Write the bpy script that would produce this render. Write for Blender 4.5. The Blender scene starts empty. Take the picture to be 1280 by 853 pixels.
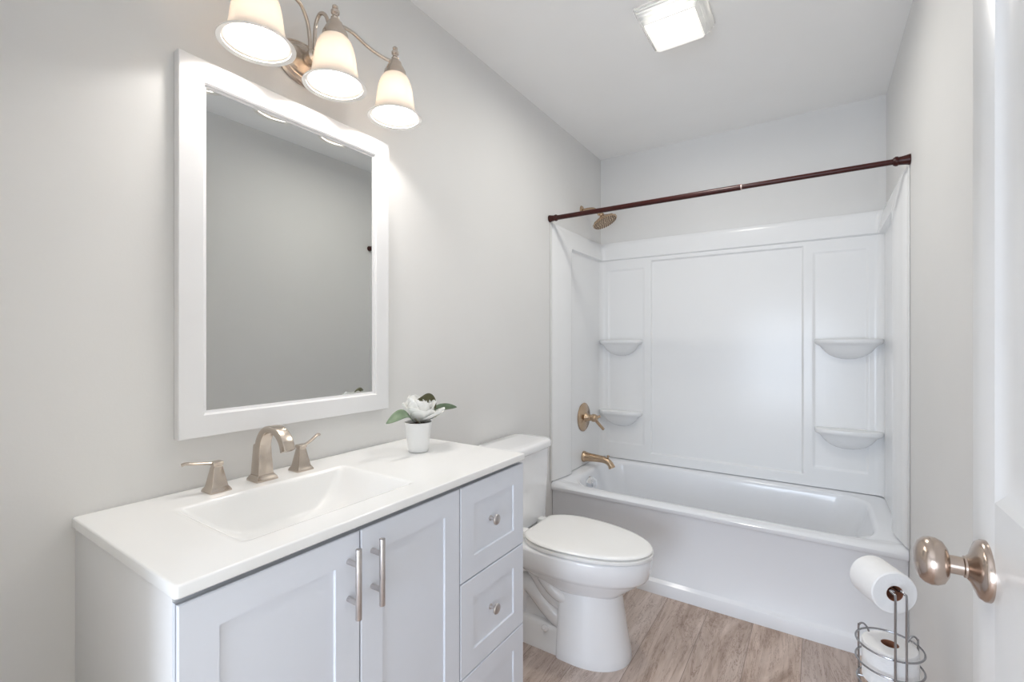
import bpy, bmesh, math, random
from mathutils import Vector, Matrix
random.seed(4)
PI = math.pi
S = bpy.context.scene
COL = S.collection

# ------------------------------------------------------------------ camera, world, light, exposure
W, D, H = 1.524, 2.873, 2.469           # room: x 0..W, y 0..D (tub at the far end), z 0..H
TY = 2.165                              # front of the tub
cam_d = bpy.data.cameras.new('camera')
cam = bpy.data.objects.new('camera', cam_d); COL.objects.link(cam)
cam.location = (1.2336, -0.096, 1.2317)
cam.rotation_euler = (PI / 2, 0, 0.5833)
cam_d.sensor_width = 36.0
cam_d.lens = 577.42 / 1280 * 36
cam_d.clip_start = 0.01
S.camera = cam

wd = bpy.data.worlds.new('world'); S.world = wd; wd.use_nodes = True
bg = wd.node_tree.nodes['Background']
bg.inputs[0].default_value = (0.86, 0.92, 1.0, 1); bg.inputs[1].default_value = 0.6

def area(name, loc, rot, sx, sy, power, col):
    l = bpy.data.lights.new(name, 'AREA'); l.shape = 'RECTANGLE'; l.size = sx; l.size_y = sy
    l.energy = power; l.color = col
    o = bpy.data.objects.new(name, l); COL.objects.link(o); o.location = loc; o.rotation_euler = rot
    return o
# cool daylight from behind the camera, through an added window; fill powers
BACK_FILL_W, REAR_W = 47, 7
area('added_back_daylight', (0.86, -2.08, 0.92), (PI / 2, 0, 0), 1.06, 1.40, BACK_FILL_W, (0.74, 0.85, 1.0))
# warm side fill added at the guessed doorway in the right wall, behind the camera
area('added_side_fill', (1.70, -0.52, 1.02), (PI / 2, 0, PI / 2), 0.84, 1.96, REAR_W, (1.0, 0.95, 0.80))
BULB_W, CEIL_W = 11.5, 7.8
BULB_COL, CEIL_COL = (1.0, 0.965, 0.925), (1.0, 0.97, 0.90)

S.view_settings.view_transform = 'Standard'
S.view_settings.look = 'None'
S.view_settings.exposure = 0.0
S.view_settings.gamma = 1.0
S.view_settings.use_curve_mapping = False
S.cycles.diffuse_bounces = 7
S.cycles.max_bounces = 14

# ------------------------------------------------------------------ materials
def nm(name):
    m = bpy.data.materials.new(name); m.use_nodes = True
    nt = m.node_tree
    return m, nt, nt.nodes['Principled BSDF']

def simple(name, col, rough=0.5, metal=0.0, var=0.0, vscale=8.0, bump=0.0, bscale=60.0, coat=0.0, spec=0.5):
    m, nt, b = nm(name)
    b.inputs['Roughness'].default_value = rough
    b.inputs['Metallic'].default_value = metal
    b.inputs['Coat Weight'].default_value = coat
    b.inputs['Specular IOR Level'].default_value = spec
    tc = nt.nodes.new('ShaderNodeTexCoord')
    if var > 0:
        n = nt.nodes.new('ShaderNodeTexNoise'); n.inputs['Scale'].default_value = vscale
        n.inputs['Detail'].default_value = 4
        nt.links.new(tc.outputs['Object'], n.inputs['Vector'])
        r = nt.nodes.new('ShaderNodeValToRGB')
        r.color_ramp.elements[0].position = 0.3; r.color_ramp.elements[1].position = 0.7
        r.color_ramp.elements[0].color = tuple(c * (1 - var) for c in col) + (1,)
        r.color_ramp.elements[1].color = tuple(min(1, c * (1 + var)) for c in col) + (1,)
        nt.links.new(n.outputs['Fac'], r.inputs['Fac'])
        nt.links.new(r.outputs['Color'], b.inputs['Base Color'])
    else:
        b.inputs['Base Color'].default_value = tuple(col) + (1,)
    if bump > 0:
        n2 = nt.nodes.new('ShaderNodeTexNoise'); n2.inputs['Scale'].default_value = bscale
        n2.inputs['Detail'].default_value = 3
        nt.links.new(tc.outputs['Object'], n2.inputs['Vector'])
        bp = nt.nodes.new('ShaderNodeBump'); bp.inputs['Strength'].default_value = bump
        bp.inputs['Distance'].default_value = 0.002
        nt.links.new(n2.outputs['Fac'], bp.inputs['Height'])
        nt.links.new(bp.outputs['Normal'], b.inputs['Normal'])
    return m

M = {}
M['wall'] = simple('wall_paint', (0.735, 0.73, 0.72), 0.55, var=0.012, vscale=3, bump=0.06, bscale=180)
M['ceiling'] = simple('ceiling_paint', (0.90, 0.895, 0.885), 0.7, var=0.012, vscale=3, bump=0.08, bscale=140)
M['trim'] = simple('trim_paint', (0.82, 0.82, 0.82), 0.35, var=0.01)
M['door'] = simple('door_paint', (0.80, 0.80, 0.80), 0.28, var=0.01, bump=0.03, bscale=90)
M['cabinet'] = simple('cabinet_paint', (0.745, 0.78, 0.85), 0.33, var=0.008, bump=0.02, bscale=120)  # cool tint puts the daylight's blue cast into the fronts; sides stay neutral
M['carcass'] = simple('cabinet_side_paint', (0.78, 0.78, 0.785), 0.35, var=0.008)
M['top'] = simple('cultured_marble', (0.86, 0.86, 0.855), 0.14, var=0.008, vscale=5, coat=0.2)
M['porcelain'] = simple('vitreous_china', (0.85, 0.855, 0.87), 0.07, var=0.006, vscale=4, coat=0.4)  # blue cast of the daylight mixed into the white
M['seat'] = simple('seat_plastic', (0.87, 0.865, 0.85), 0.2, var=0.006)
M['acrylic'] = simple('surround_acrylic', (0.83, 0.835, 0.84), 0.21, var=0.006, vscale=3, bump=0.01, bscale=12, spec=0.38)
M['tub'] = simple('tub_enamel', (0.83, 0.845, 0.875), 0.12, var=0.006, vscale=3)  # white enamel, with the daylight's blue cast put into the colour
M['mirror_frame'] = simple('white_frame_paint', (0.80, 0.80, 0.81), 0.38, var=0.008)
M['nickel'] = simple('brushed_nickel', (0.60, 0.525, 0.455), 0.25, 1.0, var=0.04, vscale=30)
M['bar'] = simple('stainless_bar', (0.60, 0.57, 0.56), 0.32, 1.0, var=0.05, vscale=60)
M['bronze'] = simple('champagne_bronze', (0.52, 0.385, 0.265), 0.22, 1.0, var=0.05, vscale=30)
M['knobmetal'] = simple('antique_nickel', (0.52, 0.43, 0.37), 0.22, 1.0, var=0.06, vscale=30)
M['rod'] = simple('oil_rubbed_bronze', (0.040, 0.006, 0.004), 0.30, 0.0, var=0.2, vscale=20, spec=0.35)
M['rod_ring'] = simple('rod_seam', (0.55, 0.42, 0.38), 0.4, 0.3)
M['chrome'] = simple('chrome', (0.80, 0.81, 0.83), 0.06, 1.0, var=0.02)
M['wire'] = simple('chrome_wire', (0.42, 0.42, 0.44), 0.2, 1.0, var=0.02)
M['paper'] = simple('tissue_paper', (0.88, 0.88, 0.885), 0.9, var=0.01, vscale=40, bump=0.35, bscale=220)
M['card'] = simple('cardboard', (0.30, 0.13, 0.075), 0.85, var=0.15, vscale=60)
M['pot'] = simple('white_pot', (0.82, 0.82, 0.81), 0.35, var=0.01)
M['soil'] = simple('dark_moss', (0.05, 0.022, 0.015), 0.9, var=0.4, vscale=120, bump=0.8, bscale=200)
M['petal'] = simple('magnolia_petal', (0.88, 0.88, 0.86), 0.55, var=0.015, vscale=30)
M['stem'] = simple('brown_stem', (0.20, 0.14, 0.07), 0.7, var=0.2, vscale=60)
M['nozzle'] = simple('nozzle_rubber', (0.10, 0.065, 0.045), 0.5)
M['dark'] = simple('gasket_black', (0.02, 0.02, 0.02), 0.6)  # plain near-black of the tank gasket
M['caulk'] = simple('caulk', (0.72, 0.72, 0.71), 0.5, var=0.01)

def leaf_mat(name, c1, c2):
    m, nt, b = nm(name)
    tc = nt.nodes.new('ShaderNodeTexCoord')
    n = nt.nodes.new('ShaderNodeTexNoise'); n.inputs['Scale'].default_value = 45
    nt.links.new(tc.outputs['Object'], n.inputs['Vector'])
    r = nt.nodes.new('ShaderNodeValToRGB')
    r.color_ramp.elements[0].color = c1 + (1,); r.color_ramp.elements[1].color = c2 + (1,)
    nt.links.new(n.outputs['Fac'], r.inputs['Fac']); nt.links.new(r.outputs['Color'], b.inputs['Base Color'])
    b.inputs['Roughness'].default_value = 0.4
    return m
M['leaf'] = leaf_mat('leaf_green', (0.10, 0.16, 0.085), (0.22, 0.30, 0.19))
M['leaf_dark'] = leaf_mat('leaf_olive', (0.07, 0.075, 0.03), (0.16, 0.15, 0.075))

def floor_mat():
    m, nt, b = nm('oak_vinyl_planks')
    N, L = nt.nodes.new, nt.links.new
    tc = N('ShaderNodeTexCoord'); sep = N('ShaderNodeSeparateXYZ'); L(tc.outputs['Object'], sep.inputs[0])
    ax = N('ShaderNodeMath'); ax.operation = 'ADD'; ax.inputs[1].default_value = 0.182 * 6 - 0.82
    L(sep.outputs['X'], ax.inputs[0])
    ay = N('ShaderNodeMath'); ay.operation = 'ADD'; ay.inputs[1].default_value = 3.37
    L(sep.outputs['Y'], ay.inputs[0])
    cb = N('ShaderNodeCombineXYZ'); L(ay.outputs[0], cb.inputs['X']); L(ax.outputs[0], cb.inputs['Y'])
    br = N('ShaderNodeTexBrick'); br.offset = 0.37; br.inputs['Scale'].default_value = 1.0
    br.inputs['Brick Width'].default_value = 1.22; br.inputs['Row Height'].default_value = 0.182
    br.inputs['Mortar Size'].default_value = 0.0011; br.inputs['Mortar Smooth'].default_value = 0.2
    br.inputs['Color1'].default_value = (0.0, 0.0, 0.0, 1); br.inputs['Color2'].default_value = (1, 1, 1, 1)
    br.inputs['Mortar'].default_value = (0.5, 0.5, 0.5, 1)
    L(cb.outputs[0], br.inputs['Vector'])
    # per-plank shift of the grain
    shift = N('ShaderNodeVectorMath'); shift.operation = 'SCALE'; shift.inputs['Scale'].default_value = 7.3
    L(br.outputs['Color'], shift.inputs[0])
    addv = N('ShaderNodeVectorMath'); addv.operation = 'ADD'
    L(tc.outputs['Object'], addv.inputs[0]); L(shift.outputs[0], addv.inputs[1])
    def noise(sx, sy, det, rough, dist):
        mp = N('ShaderNodeMapping'); mp.inputs['Scale'].default_value = (sx, sy, 1)
        L(addv.outputs[0], mp.inputs['Vector'])
        n = N('ShaderNodeTexNoise'); n.inputs['Scale'].default_value = 1.0; n.inputs['Detail'].default_value = det
        n.inputs['Roughness'].default_value = rough; n.inputs['Distortion'].default_value = dist
        L(mp.outputs[0], n.inputs['Vector']); return n
    n1 = noise(6.5, 1.1, 8, 0.64, 1.8)
    r1 = N('ShaderNodeValToRGB'); e = r1.color_ramp.elements
    e[0].position = 0.28; e[0].color = (0.29, 0.21, 0.16, 1)
    e[1].position = 0.72; e[1].color = (0.70, 0.615, 0.575, 1)
    k = r1.color_ramp.elements.new(0.48); k.color = (0.54, 0.445, 0.395, 1)
    L(n1.outputs['Fac'], r1.inputs['Fac'])
    n2 = noise(55, 3, 4, 0.6, 0.5)
    r2 = N('ShaderNodeValToRGB'); e = r2.color_ramp.elements
    e[0].position = 0.30; e[0].color = (0.84, 0.82, 0.80, 1); e[1].position = 0.62; e[1].color = (1.04, 1.04, 1.04, 1)
    L(n2.outputs['Fac'], r2.inputs['Fac'])
    mx = N('ShaderNodeMix'); mx.data_type = 'RGBA'; mx.blend_type = 'MULTIPLY'; mx.inputs[0].default_value = 1
    L(r1.outputs['Color'], mx.inputs[6]); L(r2.outputs['Color'], mx.inputs[7])
    # dark knots and cracks
    n3 = noise(7, 1.1, 6, 0.75, 3.0)
    r3 = N('ShaderNodeValToRGB'); e = r3.color_ramp.elements
    e[0].position = 0.485; e[0].color = (1, 1, 1, 1); e[1].position = 0.515; e[1].color = (1, 1, 1, 1)
    k = r3.color_ramp.elements.new(0.5); k.color = (0.40, 0.31, 0.26, 1)
    L(n3.outputs['Fac'], r3.inputs['Fac'])
    mx2 = N('ShaderNodeMix'); mx2.data_type = 'RGBA'; mx2.blend_type = 'MULTIPLY'; mx2.inputs[0].default_value = 0.8
    L(mx.outputs[2], mx2.inputs[6]); L(r3.outputs['Color'], mx2.inputs[7])
    # plank tone
    r4 = N('ShaderNodeValToRGB'); e = r4.color_ramp.elements
    e[0].color = (0.97, 0.98, 1.0, 1); e[1].color = (1.0, 0.94, 0.88, 1)
    L(br.outputs['Color'], r4.inputs['Fac'])
    mx3 = N('ShaderNodeMix'); mx3.data_type = 'RGBA'; mx3.blend_type = 'MULTIPLY'; mx3.inputs[0].default_value = 1
    L(mx2.outputs[2], mx3.inputs[6]); L(r4.outputs['Color'], mx3.inputs[7])
    mx4 = N('ShaderNodeMix'); mx4.data_type = 'RGBA'; L(br.outputs['Fac'], mx4.inputs[0])
    L(mx3.outputs[2], mx4.inputs[6]); mx4.inputs[7].default_value = (0.22, 0.17, 0.14, 1)
    L(mx4.outputs[2], b.inputs['Base Color'])
    b.inputs['Roughness'].default_value = 0.42
    bp = N('ShaderNodeBump'); bp.inputs['Strength'].default_value = 0.12; bp.inputs['Distance'].default_value = 0.001
    L(n2.outputs['Fac'], bp.inputs['Height']); L(bp.outputs['Normal'], b.inputs['Normal'])
    return m
M['floor'] = floor_mat()

def mirror_mat():
    m, nt, b = nm('silvered_glass')
    b.inputs['Base Color'].default_value = (0.69, 0.70, 0.685, 1)
    b.inputs['Metallic'].default_value = 1.0; b.inputs['Roughness'].default_value = 0.004
    return m
M['mirror'] = mirror_mat()

def shade_mat():
    m, nt, b = nm('frosted_shade_glass')
    b.inputs['Base Color'].default_value = (0.80, 0.765, 0.72, 1)
    b.inputs['Roughness'].default_value = 0.25
    tr = nt.nodes.new('ShaderNodeBsdfTranslucent'); tr.inputs['Color'].default_value = (0.95, 0.86, 0.76, 1)
    # faint horizontal swirls of the blown glass
    tc = nt.nodes.new('ShaderNodeTexCoord'); mp = nt.nodes.new('ShaderNodeMapping')
    mp.inputs['Scale'].default_value = (6, 6, 60); nt.links.new(tc.outputs['Object'], mp.inputs['Vector'])
    n = nt.nodes.new('ShaderNodeTexNoise'); n.inputs['Scale'].default_value = 1.0; n.inputs['Distortion'].default_value = 1.0
    nt.links.new(mp.outputs[0], n.inputs['Vector'])
    r = nt.nodes.new('ShaderNodeValToRGB')
    r.color_ramp.elements[0].color = (0.88, 0.77, 0.66, 1); r.color_ramp.elements[1].color = (0.96, 0.89, 0.81, 1)
    nt.links.new(n.outputs['Fac'], r.inputs['Fac']); nt.links.new(r.outputs['Color'], tr.inputs['Color'])
    mix = nt.nodes.new('ShaderNodeMixShader'); mix.inputs[0].default_value = 0.17
    nt.links.new(b.outputs[0], mix.inputs[1]); nt.links.new(tr.outputs[0], mix.inputs[2])
    nt.links.new(mix.outputs[0], nt.nodes['Material Output'].inputs['Surface'])
    return m
M['shade'] = shade_mat()

def emit_mat(name, col, s):
    m, nt, b = nm(name)
    b.inputs['Base Color'].default_value = (0.9, 0.9, 0.88, 1)
    b.inputs['Emission Color'].default_value = tuple(col) + (1,); b.inputs['Emission Strength'].default_value = s
    b.inputs['Roughness'].default_value = 0.4
    return m
M['bulb'] = emit_mat('lit_bulb', (1.0, 0.93, 0.84), 3.0)
M['panel'] = emit_mat('lit_frosted_panel', (1.0, 0.95, 0.87), 0.55)

def glass_mat():
    m, nt, b = nm('ribbed_clear_glass')
    b.inputs['Base Color'].default_value = (0.95, 0.95, 0.94, 1)
    b.inputs['Roughness'].default_value = 0.12; b.inputs['Transmission Weight'].default_value = 0.6
    b.inputs['IOR'].default_value = 1.45
    return m
M['ribglass'] = glass_mat()
M['rimglass'] = simple('frosted_rim_glass', (0.78, 0.77, 0.75), 0.3, var=0.01)

# ------------------------------------------------------------------ mesh helpers
ORG = {}
class MB:
    def __init__(self): self.v = []; self.f = []
    def add(self, vs, fs):
        o = len(self.v); self.v += [Vector(p) for p in vs]; self.f += [tuple(i + o for i in f) for f in fs]; return self
    def bm(self, bm, mat=None):
        if mat is not None: bmesh.ops.transform(bm, matrix=mat, verts=bm.verts)
        bm.verts.index_update(); o = len(self.v)
        self.v += [x.co.copy() for x in bm.verts]
        self.f += [tuple(x.index + o for x in f.verts) for f in bm.faces]; bm.free(); return self
    def box(self, x0, x1, y0, y1, z0, z1, b=0.0, seg=2, mat=None):
        bm = bmesh.new(); bmesh.ops.create_cube(bm, size=1)
        for v in bm.verts:
            v.co = Vector(((x0 + x1) / 2 + v.co.x * (x1 - x0), (y0 + y1) / 2 + v.co.y * (y1 - y0), (z0 + z1) / 2 + v.co.z * (z1 - z0)))
        if b > 0: bmesh.ops.bevel(bm, geom=bm.edges[:], offset=b, segments=seg, affect='EDGES', profile=0.5)
        return self.bm(bm, mat)
    def loft(self, rings, closed=True, cap0=True, cap1=True):
        n = len(rings[0]); o = len(self.v)
        for r in rings: self.v += [Vector(p) for p in r]
        m = n if closed else n - 1
        for i in range(len(rings) - 1):
            for j in range(m):
                a = o + i * n + j; b = o + i * n + (j + 1) % n
                self.f.append((a, b, b + n, a + n))
        if cap0: self.f.append(tuple(o + j for j in reversed(range(n))))
        if cap1: self.f.append(tuple(o + (len(rings) - 1) * n + j for j in range(n)))
        return self
    def lathe(self, prof, c=(0, 0, 0), axis=(0, 0, 1), n=32, caps=False):
        """prof: list of (radius, height along axis)"""
        q = Vector((0, 0, 1)).rotation_difference(Vector(axis).normalized())
        rings = []
        for r, h in prof:
            rings.append([Vector(c) + q @ Vector((max(r, 1e-5) * math.cos(2 * PI * j / n), max(r, 1e-5) * math.sin(2 * PI * j / n), h)) for j in range(n)])
        return self.loft(rings, True, caps or prof[0][0] < 1e-4, caps or prof[-1][0] < 1e-4)
    def sweep(self, pts, sect, caps=True, up=None, closed=False):
        """sect(i, t) -> list of (a, b) offsets in the normal plane"""
        pts = [Vector(p) for p in pts]; n = len(pts); rings = []
        T = []
        for i in range(n):
            a = pts[(i - 1) % n] if closed else pts[max(i - 1, 0)]
            b = pts[(i + 1) % n] if closed else pts[min(i + 1, n - 1)]
            T.append((b - a).normalized())
        u = Vector(up) if up else (Vector((0, 0, 1)) if abs(T[0].z) < 0.9 else Vector((1, 0, 0)))
        u = (u - T[0] * u.dot(T[0])).normalized()
        for i in range(n):
            if i: u = (u - T[i] * u.dot(T[i])).normalized()
            w = T[i].cross(u)
            rings.append([pts[i] + u * a + w * b for a, b in sect(i, i / max(1, n - 1))])
        if closed: rings.append(rings[0])
        return self.loft(rings, True, caps and not closed, caps and not closed)
    def tube(self, pts, r, n=12, caps=True, closed=False):
        rr = r if callable(r) else (lambda t: r)
        return self.sweep(pts, lambda i, t: [(rr(t) * math.cos(2 * PI * j / n), rr(t) * math.sin(2 * PI * j / n)) for j in range(n)], caps, None, closed)
    def ball(self, c, rx, ry=None, rz=None, n=20):
        bm = bmesh.new(); bmesh.ops.create_uvsphere(bm, u_segments=n, v_segments=max(8, n // 2), radius=1)
        ry = ry or rx; rz = rz or rx
        return self.bm(bm, Matrix.Translation(c) @ Matrix.Diagonal((rx, ry, rz, 1)))
    def grid(self, fn, nu, nv):
        o = len(self.v)
        for i in range(nu + 1):
            for j in range(nv + 1): self.v.append(Vector(fn(i / nu, j / nv)))
        for i in range(nu):
            for j in range(nv):
                a = o + i * (nv + 1) + j; self.f.append((a, a + nv + 1, a + nv + 2, a + 1))
        return self
    def build(self, name, mat, parent=None, origin=None, smooth=38):
        org = ORG[parent.name] if parent else Vector(origin or (0, 0, 0))
        me = bpy.data.meshes.new(name)
        me.from_pydata([tuple(p - org) for p in self.v], [], self.f); me.update()
        bm = bmesh.new(); bm.from_mesh(me)
        bmesh.ops.remove_doubles(bm, verts=bm.verts, dist=1e-6)
        bmesh.ops.recalc_face_normals(bm, faces=bm.faces); bm.to_mesh(me); bm.free()
        if smooth:
            me.polygons.foreach_set('use_smooth', [True] * len(me.polygons))
            me.set_sharp_from_angle(angle=math.radians(smooth))
        me.materials.append(mat)
        o = bpy.data.objects.new(name, me); COL.objects.link(o)
        if parent: o.parent = parent
        else: o.location = org
        ORG[o.name] = org
        return o

def crv(pts, n=8):
    """Catmull-Rom through the points"""
    P = [Vector(p) for p in pts]; P = [2 * P[0] - P[1]] + P + [2 * P[-1] - P[-2]]; out = []
    for i in range(1, len(P) - 2):
        for k in range(n):
            t = k / n
            out.append(0.5 * ((2 * P[i]) + (-P[i - 1] + P[i + 1]) * t + (2 * P[i - 1] - 5 * P[i] + 4 * P[i + 1] - P[i + 2]) * t * t + (-P[i - 1] + 3 * P[i] - 3 * P[i + 1] + P[i + 2]) * t ** 3))
    out.append(P[-2]); return out

def tag(o, label, cat, group=None):
    o['label'] = label; o['category'] = cat
    if group: o['group'] = group
    return o
def thing(name, loc, label, cat, group=None):
    o = bpy.data.objects.new(name, None); o.empty_display_size = 0.05
    COL.objects.link(o); o.location = loc; ORG[o.name] = Vector(loc)
    return tag(o, label, cat, group)
def struct(o, label=None):
    o['kind'] = 'structure'
    if label: o['label'] = label
    return o
def rrect(x0, x1, y0, y1, r, z, n=6, e=6):
    """rounded rectangle ring in the xy plane; n points per corner, e per edge"""
    out = []
    cs = [(x1 - r, y0 + r, -PI / 2), (x1 - r, y1 - r, 0), (x0 + r, y1 - r, PI / 2), (x0 + r, y0 + r, PI)]
    for k, (cx, cy, a0) in enumerate(cs):
        arc = [Vector((cx + r * math.cos(a0 + PI / 2 * i / n), cy + r * math.sin(a0 + PI / 2 * i / n), z)) for i in range(n + 1)]
        out += arc
        nx, ny, na = cs[(k + 1) % 4]
        nxt = Vector((nx + r * math.cos(na), ny + r * math.sin(na), z))
        for i in range(1, e): out.append(arc[-1].lerp(nxt, i / e))
    return out
def sm(a, b, x):
    t = min(1, max(0, (x - a) / (b - a))); return t * t * (3 - 2 * t)

# ------------------------------------------------------------------ the room
FY = -2.20                               # front wall, behind the camera
struct(MB().box(-0.1, 2.6, FY - 0.1, D + 0.1, -0.06, 0).build('floor', M['floor'], smooth=0))
struct(MB().box(-0.1, 2.6, FY - 0.1, D + 0.1, H, H + 0.06).build('ceiling', M['ceiling'], smooth=0))
struct(MB().box(-0.1, 0, FY - 0.1, D + 0.1, 0, H).build('wall_left', M['wall'], smooth=0))
DY0, DY1, DZ = -0.98, -0.06, 2.06          # guessed doorway in the right wall, opened for the added side fill
wr = MB().box(W, W + 0.12, DY1, D + 0.1, 0, H).box(W, W + 0.12, FY - 0.1, DY0, 0, H).box(W, W + 0.12, DY0, DY1, DZ, H)
struct(wr.build('wall_right', M['wall'], smooth=0))
struct(MB().box(2.5, 2.6, FY - 0.1, D + 0.1, 0, H).build('wall_hall', M['wall'], smooth=0))
struct(MB().box(0, W, D, D + 0.1, 0, H).build('wall_back', M['wall'], smooth=0))
struct(MB().box(0, 0.46, -0.16, -0.04, 0, H).build('wall_light_blocker', M['wall'], smooth=0))  # unseen stub wall, added to keep the back light off the vanity side
wx0, wx1, wz0, wz1 = 0.28, 1.44, 0.14, 1.70
wf = MB().box(0, wx0, FY - 0.1, FY, 0, H).box(wx1, W, FY - 0.1, FY, 0, H).box(wx0, wx1, FY - 0.1, FY, 0, wz0).box(wx0, wx1, FY - 0.1, FY, wz1, H)
struct(wf.build('wall_front', M['wall'], smooth=0))
wn = MB()
for a, b, c, d in ((wx0, wx0 + .05, wz0, wz1), (wx1 - .05, wx1, wz0, wz1), (wx0, wx1, wz0, wz0 + .05), (wx0, wx1, wz1 - .05, wz1), (wx0, wx1, 0.90, 0.94)):
    wn.box(a, b, FY - 0.07, FY - 0.02, c, d)
wfr = struct(wn.build('added_window_1', M['trim'], smooth=0))  # unseen window, invented as the source of the cool back light
MB().box(wx0 + .03, wx1 - .03, FY - 0.048, FY - 0.043, wz0 + .03, wz1 - .03).build('pane', M['ribglass'], wfr, smooth=0)
# casing that carries the open door's hinges
struct(MB().box(1.437, W, -0.075, -0.015, 0, 2.06, 0.003).build('trim_1', M['trim']))

# open door along the right wall
def make_door():
    X0, X1, Y0, Y1, Z0, Z1 = 1.400, 1.435, -0.026, 0.722, 0.012, 2.045
    mb = MB().box(X0 + 0.009, X1 - 0.009, Y0, Y1, Z0, Z1)
    ST = 0.088; ym = (Y0 + Y1) / 2
    rails = [(Z0, 0.24), (0.85, 1.050), (Z1 - 0.115, Z1)]
    for side in (0, 1):
        xa, xb = (X0, X0 + 0.011) if side == 0 else (X1 - 0.011, X1)
        mb.box(xa, xb, Y0, Y0 + ST, Z0, Z1, 0.0015); mb.box(xa, xb, Y1 - ST, Y1, Z0, Z1, 0.0015)
        for a, b in rails: mb.box(xa, xb, Y0 + ST, Y1 - ST, a, b)
        s = 1 if side == 0 else -1
        xo = X0 if side == 0 else X1
        for za, zb in ((0.24, 0.85), (1.050, Z1 - 0.115)):
            ya, yb = Y0 + ST, Y1 - ST
            prof = [(0, 0.0), (0.006, 0.003), (0.016, 0.0075), (0.024, 0.0085), (0.034, 0.0085), (0.060, 0.003), (0.066, 0.0025)]
            rings = [[(xo + s * d, ya + i, za + i), (xo + s * d, yb - i, za + i), (xo + s * d, yb - i, zb - i), (xo + s * d, ya + i, zb - i)] for i, d in prof]
            mb.loft(rings, True, False, True)
    door = struct(mb.build('door_1', M['door'], origin=(X0, Y0, Z0), smooth=25), 'white panelled door standing open against the right wall')
    ky, kz = 0.662, 0.962
    k = MB()
    for s, x in ((-1, X0), (1, X1)):
        k.lathe([(0.0345, 0), (0.0345, 0.004), (0.032, 0.008), (0.024, 0.0115), (0.0165, 0.0145), (0.0125, 0.018), (0.0125, 0.020), (0.0105, 0.021), (0.0105, 0.034)], (x, ky, kz), (s, 0, 0), 36, True)
        g = [(0.0105, 0.033), (0.018, 0.0345), (0.0245, 0.0385), (0.0275, 0.0445), (0.0280, 0.050), (0.0265, 0.056), (0.022, 0.061), (0.013, 0.0645), (0.0, 0.0655)]
        k.lathe(g, (x, ky, kz), (s, 0, 0), 36)
    kn = k.build('door_knob', M['knobmetal'], door)
    kn['label'] = 'round satin metal knob on a round rose'
    MB().box(X0 + 0.006, X1 - 0.006, Y1 - 0.0005, Y1 + 0.0015, kz - 0.03, kz + 0.03, 0.0005).build('latch_plate', M['knobmetal'], door)
    for hz in (0.25, 1.0, 1.8):
        MB().lathe([(0.006, 0), (0.006, 0.09)], (X1 + 0.004, Y0 + 0.002, hz), n=12, caps=True).build('hinge', M['knobmetal'], door)
make_door()

# ------------------------------------------------------------------ bathtub
def make_tub():
    t = thing('bathtub', (W / 2, TY, 0), 'white alcove bathtub with plain apron below the shower walls', 'bathtub')
    g = 0.001; zr = 0.45
    R = lambda y0, z, r=0.004: rrect(g, W - g, y0, D - g, r, z, 8, 10)
    rings = [R(TY, 0.0), R(TY, 0.056), R(TY + 0.0005, 0.057), R(TY + 0.0150, 0.069), R(TY + 0.0155, 0.070), R(TY + 0.0155, 0.2), R(TY + 0.015, 0.396), R(TY + 0.011, 0.403), R(TY + 0.003, 0.405),
             R(TY, 0.4085), R(TY - 0.001, 0.424), R(TY + 0.002, 0.437), R(TY + 0.009, 0.445), R(TY + 0.020, zr), R(TY + 0.05, zr + 0.001)]
    bx0, bx1, by0, by1 = 0.075, W - 0.075, TY + 0.074, D - 0.068
    B = lambda d, z, r, dr=0: rrect(bx0 + d * 1.0, bx1 - d - dr, by0 + d * 0.8, by1 - d * 0.8, r, z, 8, 10)
    rings += [B(-0.004, zr + 0.001, 0.13), B(0.004, zr - 0.002, 0.13), B(0.011, zr - 0.010, 0.13), B(0.015, zr - 0.024, 0.13), B(0.022, zr - 0.09, 0.13, .01),
              B(0.05, 0.20, 0.12, 0.06), B(0.07, 0.13, 0.11, 0.10), B(0.095, 0.10, 0.10, 0.13), B(0.14, 0.088, 0.08, 0.15)]
    # the front rail sits a little lower than the ends
    def low(p):
        f = (1 - sm(TY + 0.05, TY + 0.30, p.y)) * sm(0.0, 0.12, min(p.x, W - p.x)) * sm(0.425, 0.437, p.z)
        return Vector((p.x, p.y, p.z - 0.020 * f))
    rings = [[low(p) for p in r] for r in rings]
    body = MB().loft(rings, True, True, True).build('tub_body', M['tub'], t, smooth=40)
    ov = MB().lathe([(0.0, 0.013), (0.030, 0.013), (0.036, 0.009), (0.038, 0.0), (0.03, -0.012)], (0.114, 2.455, 0.388), (0.80, -0.56, 0.2), 32)
    ov.lathe([(0.0, 0.020), (0.006, 0.020), (0.007, 0.012)], (0.114, 2.455, 0.388), (0.80, -0.56, 0.2), 12)
    ov.box(-0.004, 0.004, -0.022, 0.022, 0.012, 0.022, 0.002, mat=Matrix.Translation((0.114, 2.455, 0.388)) @ Matrix.Rotation(math.radians(-35), 4, 'Z') @ Matrix.Rotation(math.radians(78), 4, 'Y') @ Matrix.Rotation(math.radians(90), 4, 'Z'))
    o = ov.build('overflow_cover', M['chrome'], t); o['label'] = 'round chrome overflow cover at the tap end'
    MB().lathe([(0.0, 0.006), (0.025, 0.006), (0.034, 0.003), (0.036, -0.004)], (0.34, 2.50, 0.088), n=24).build('drain', M['chrome'], t)
make_tub()

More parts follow.
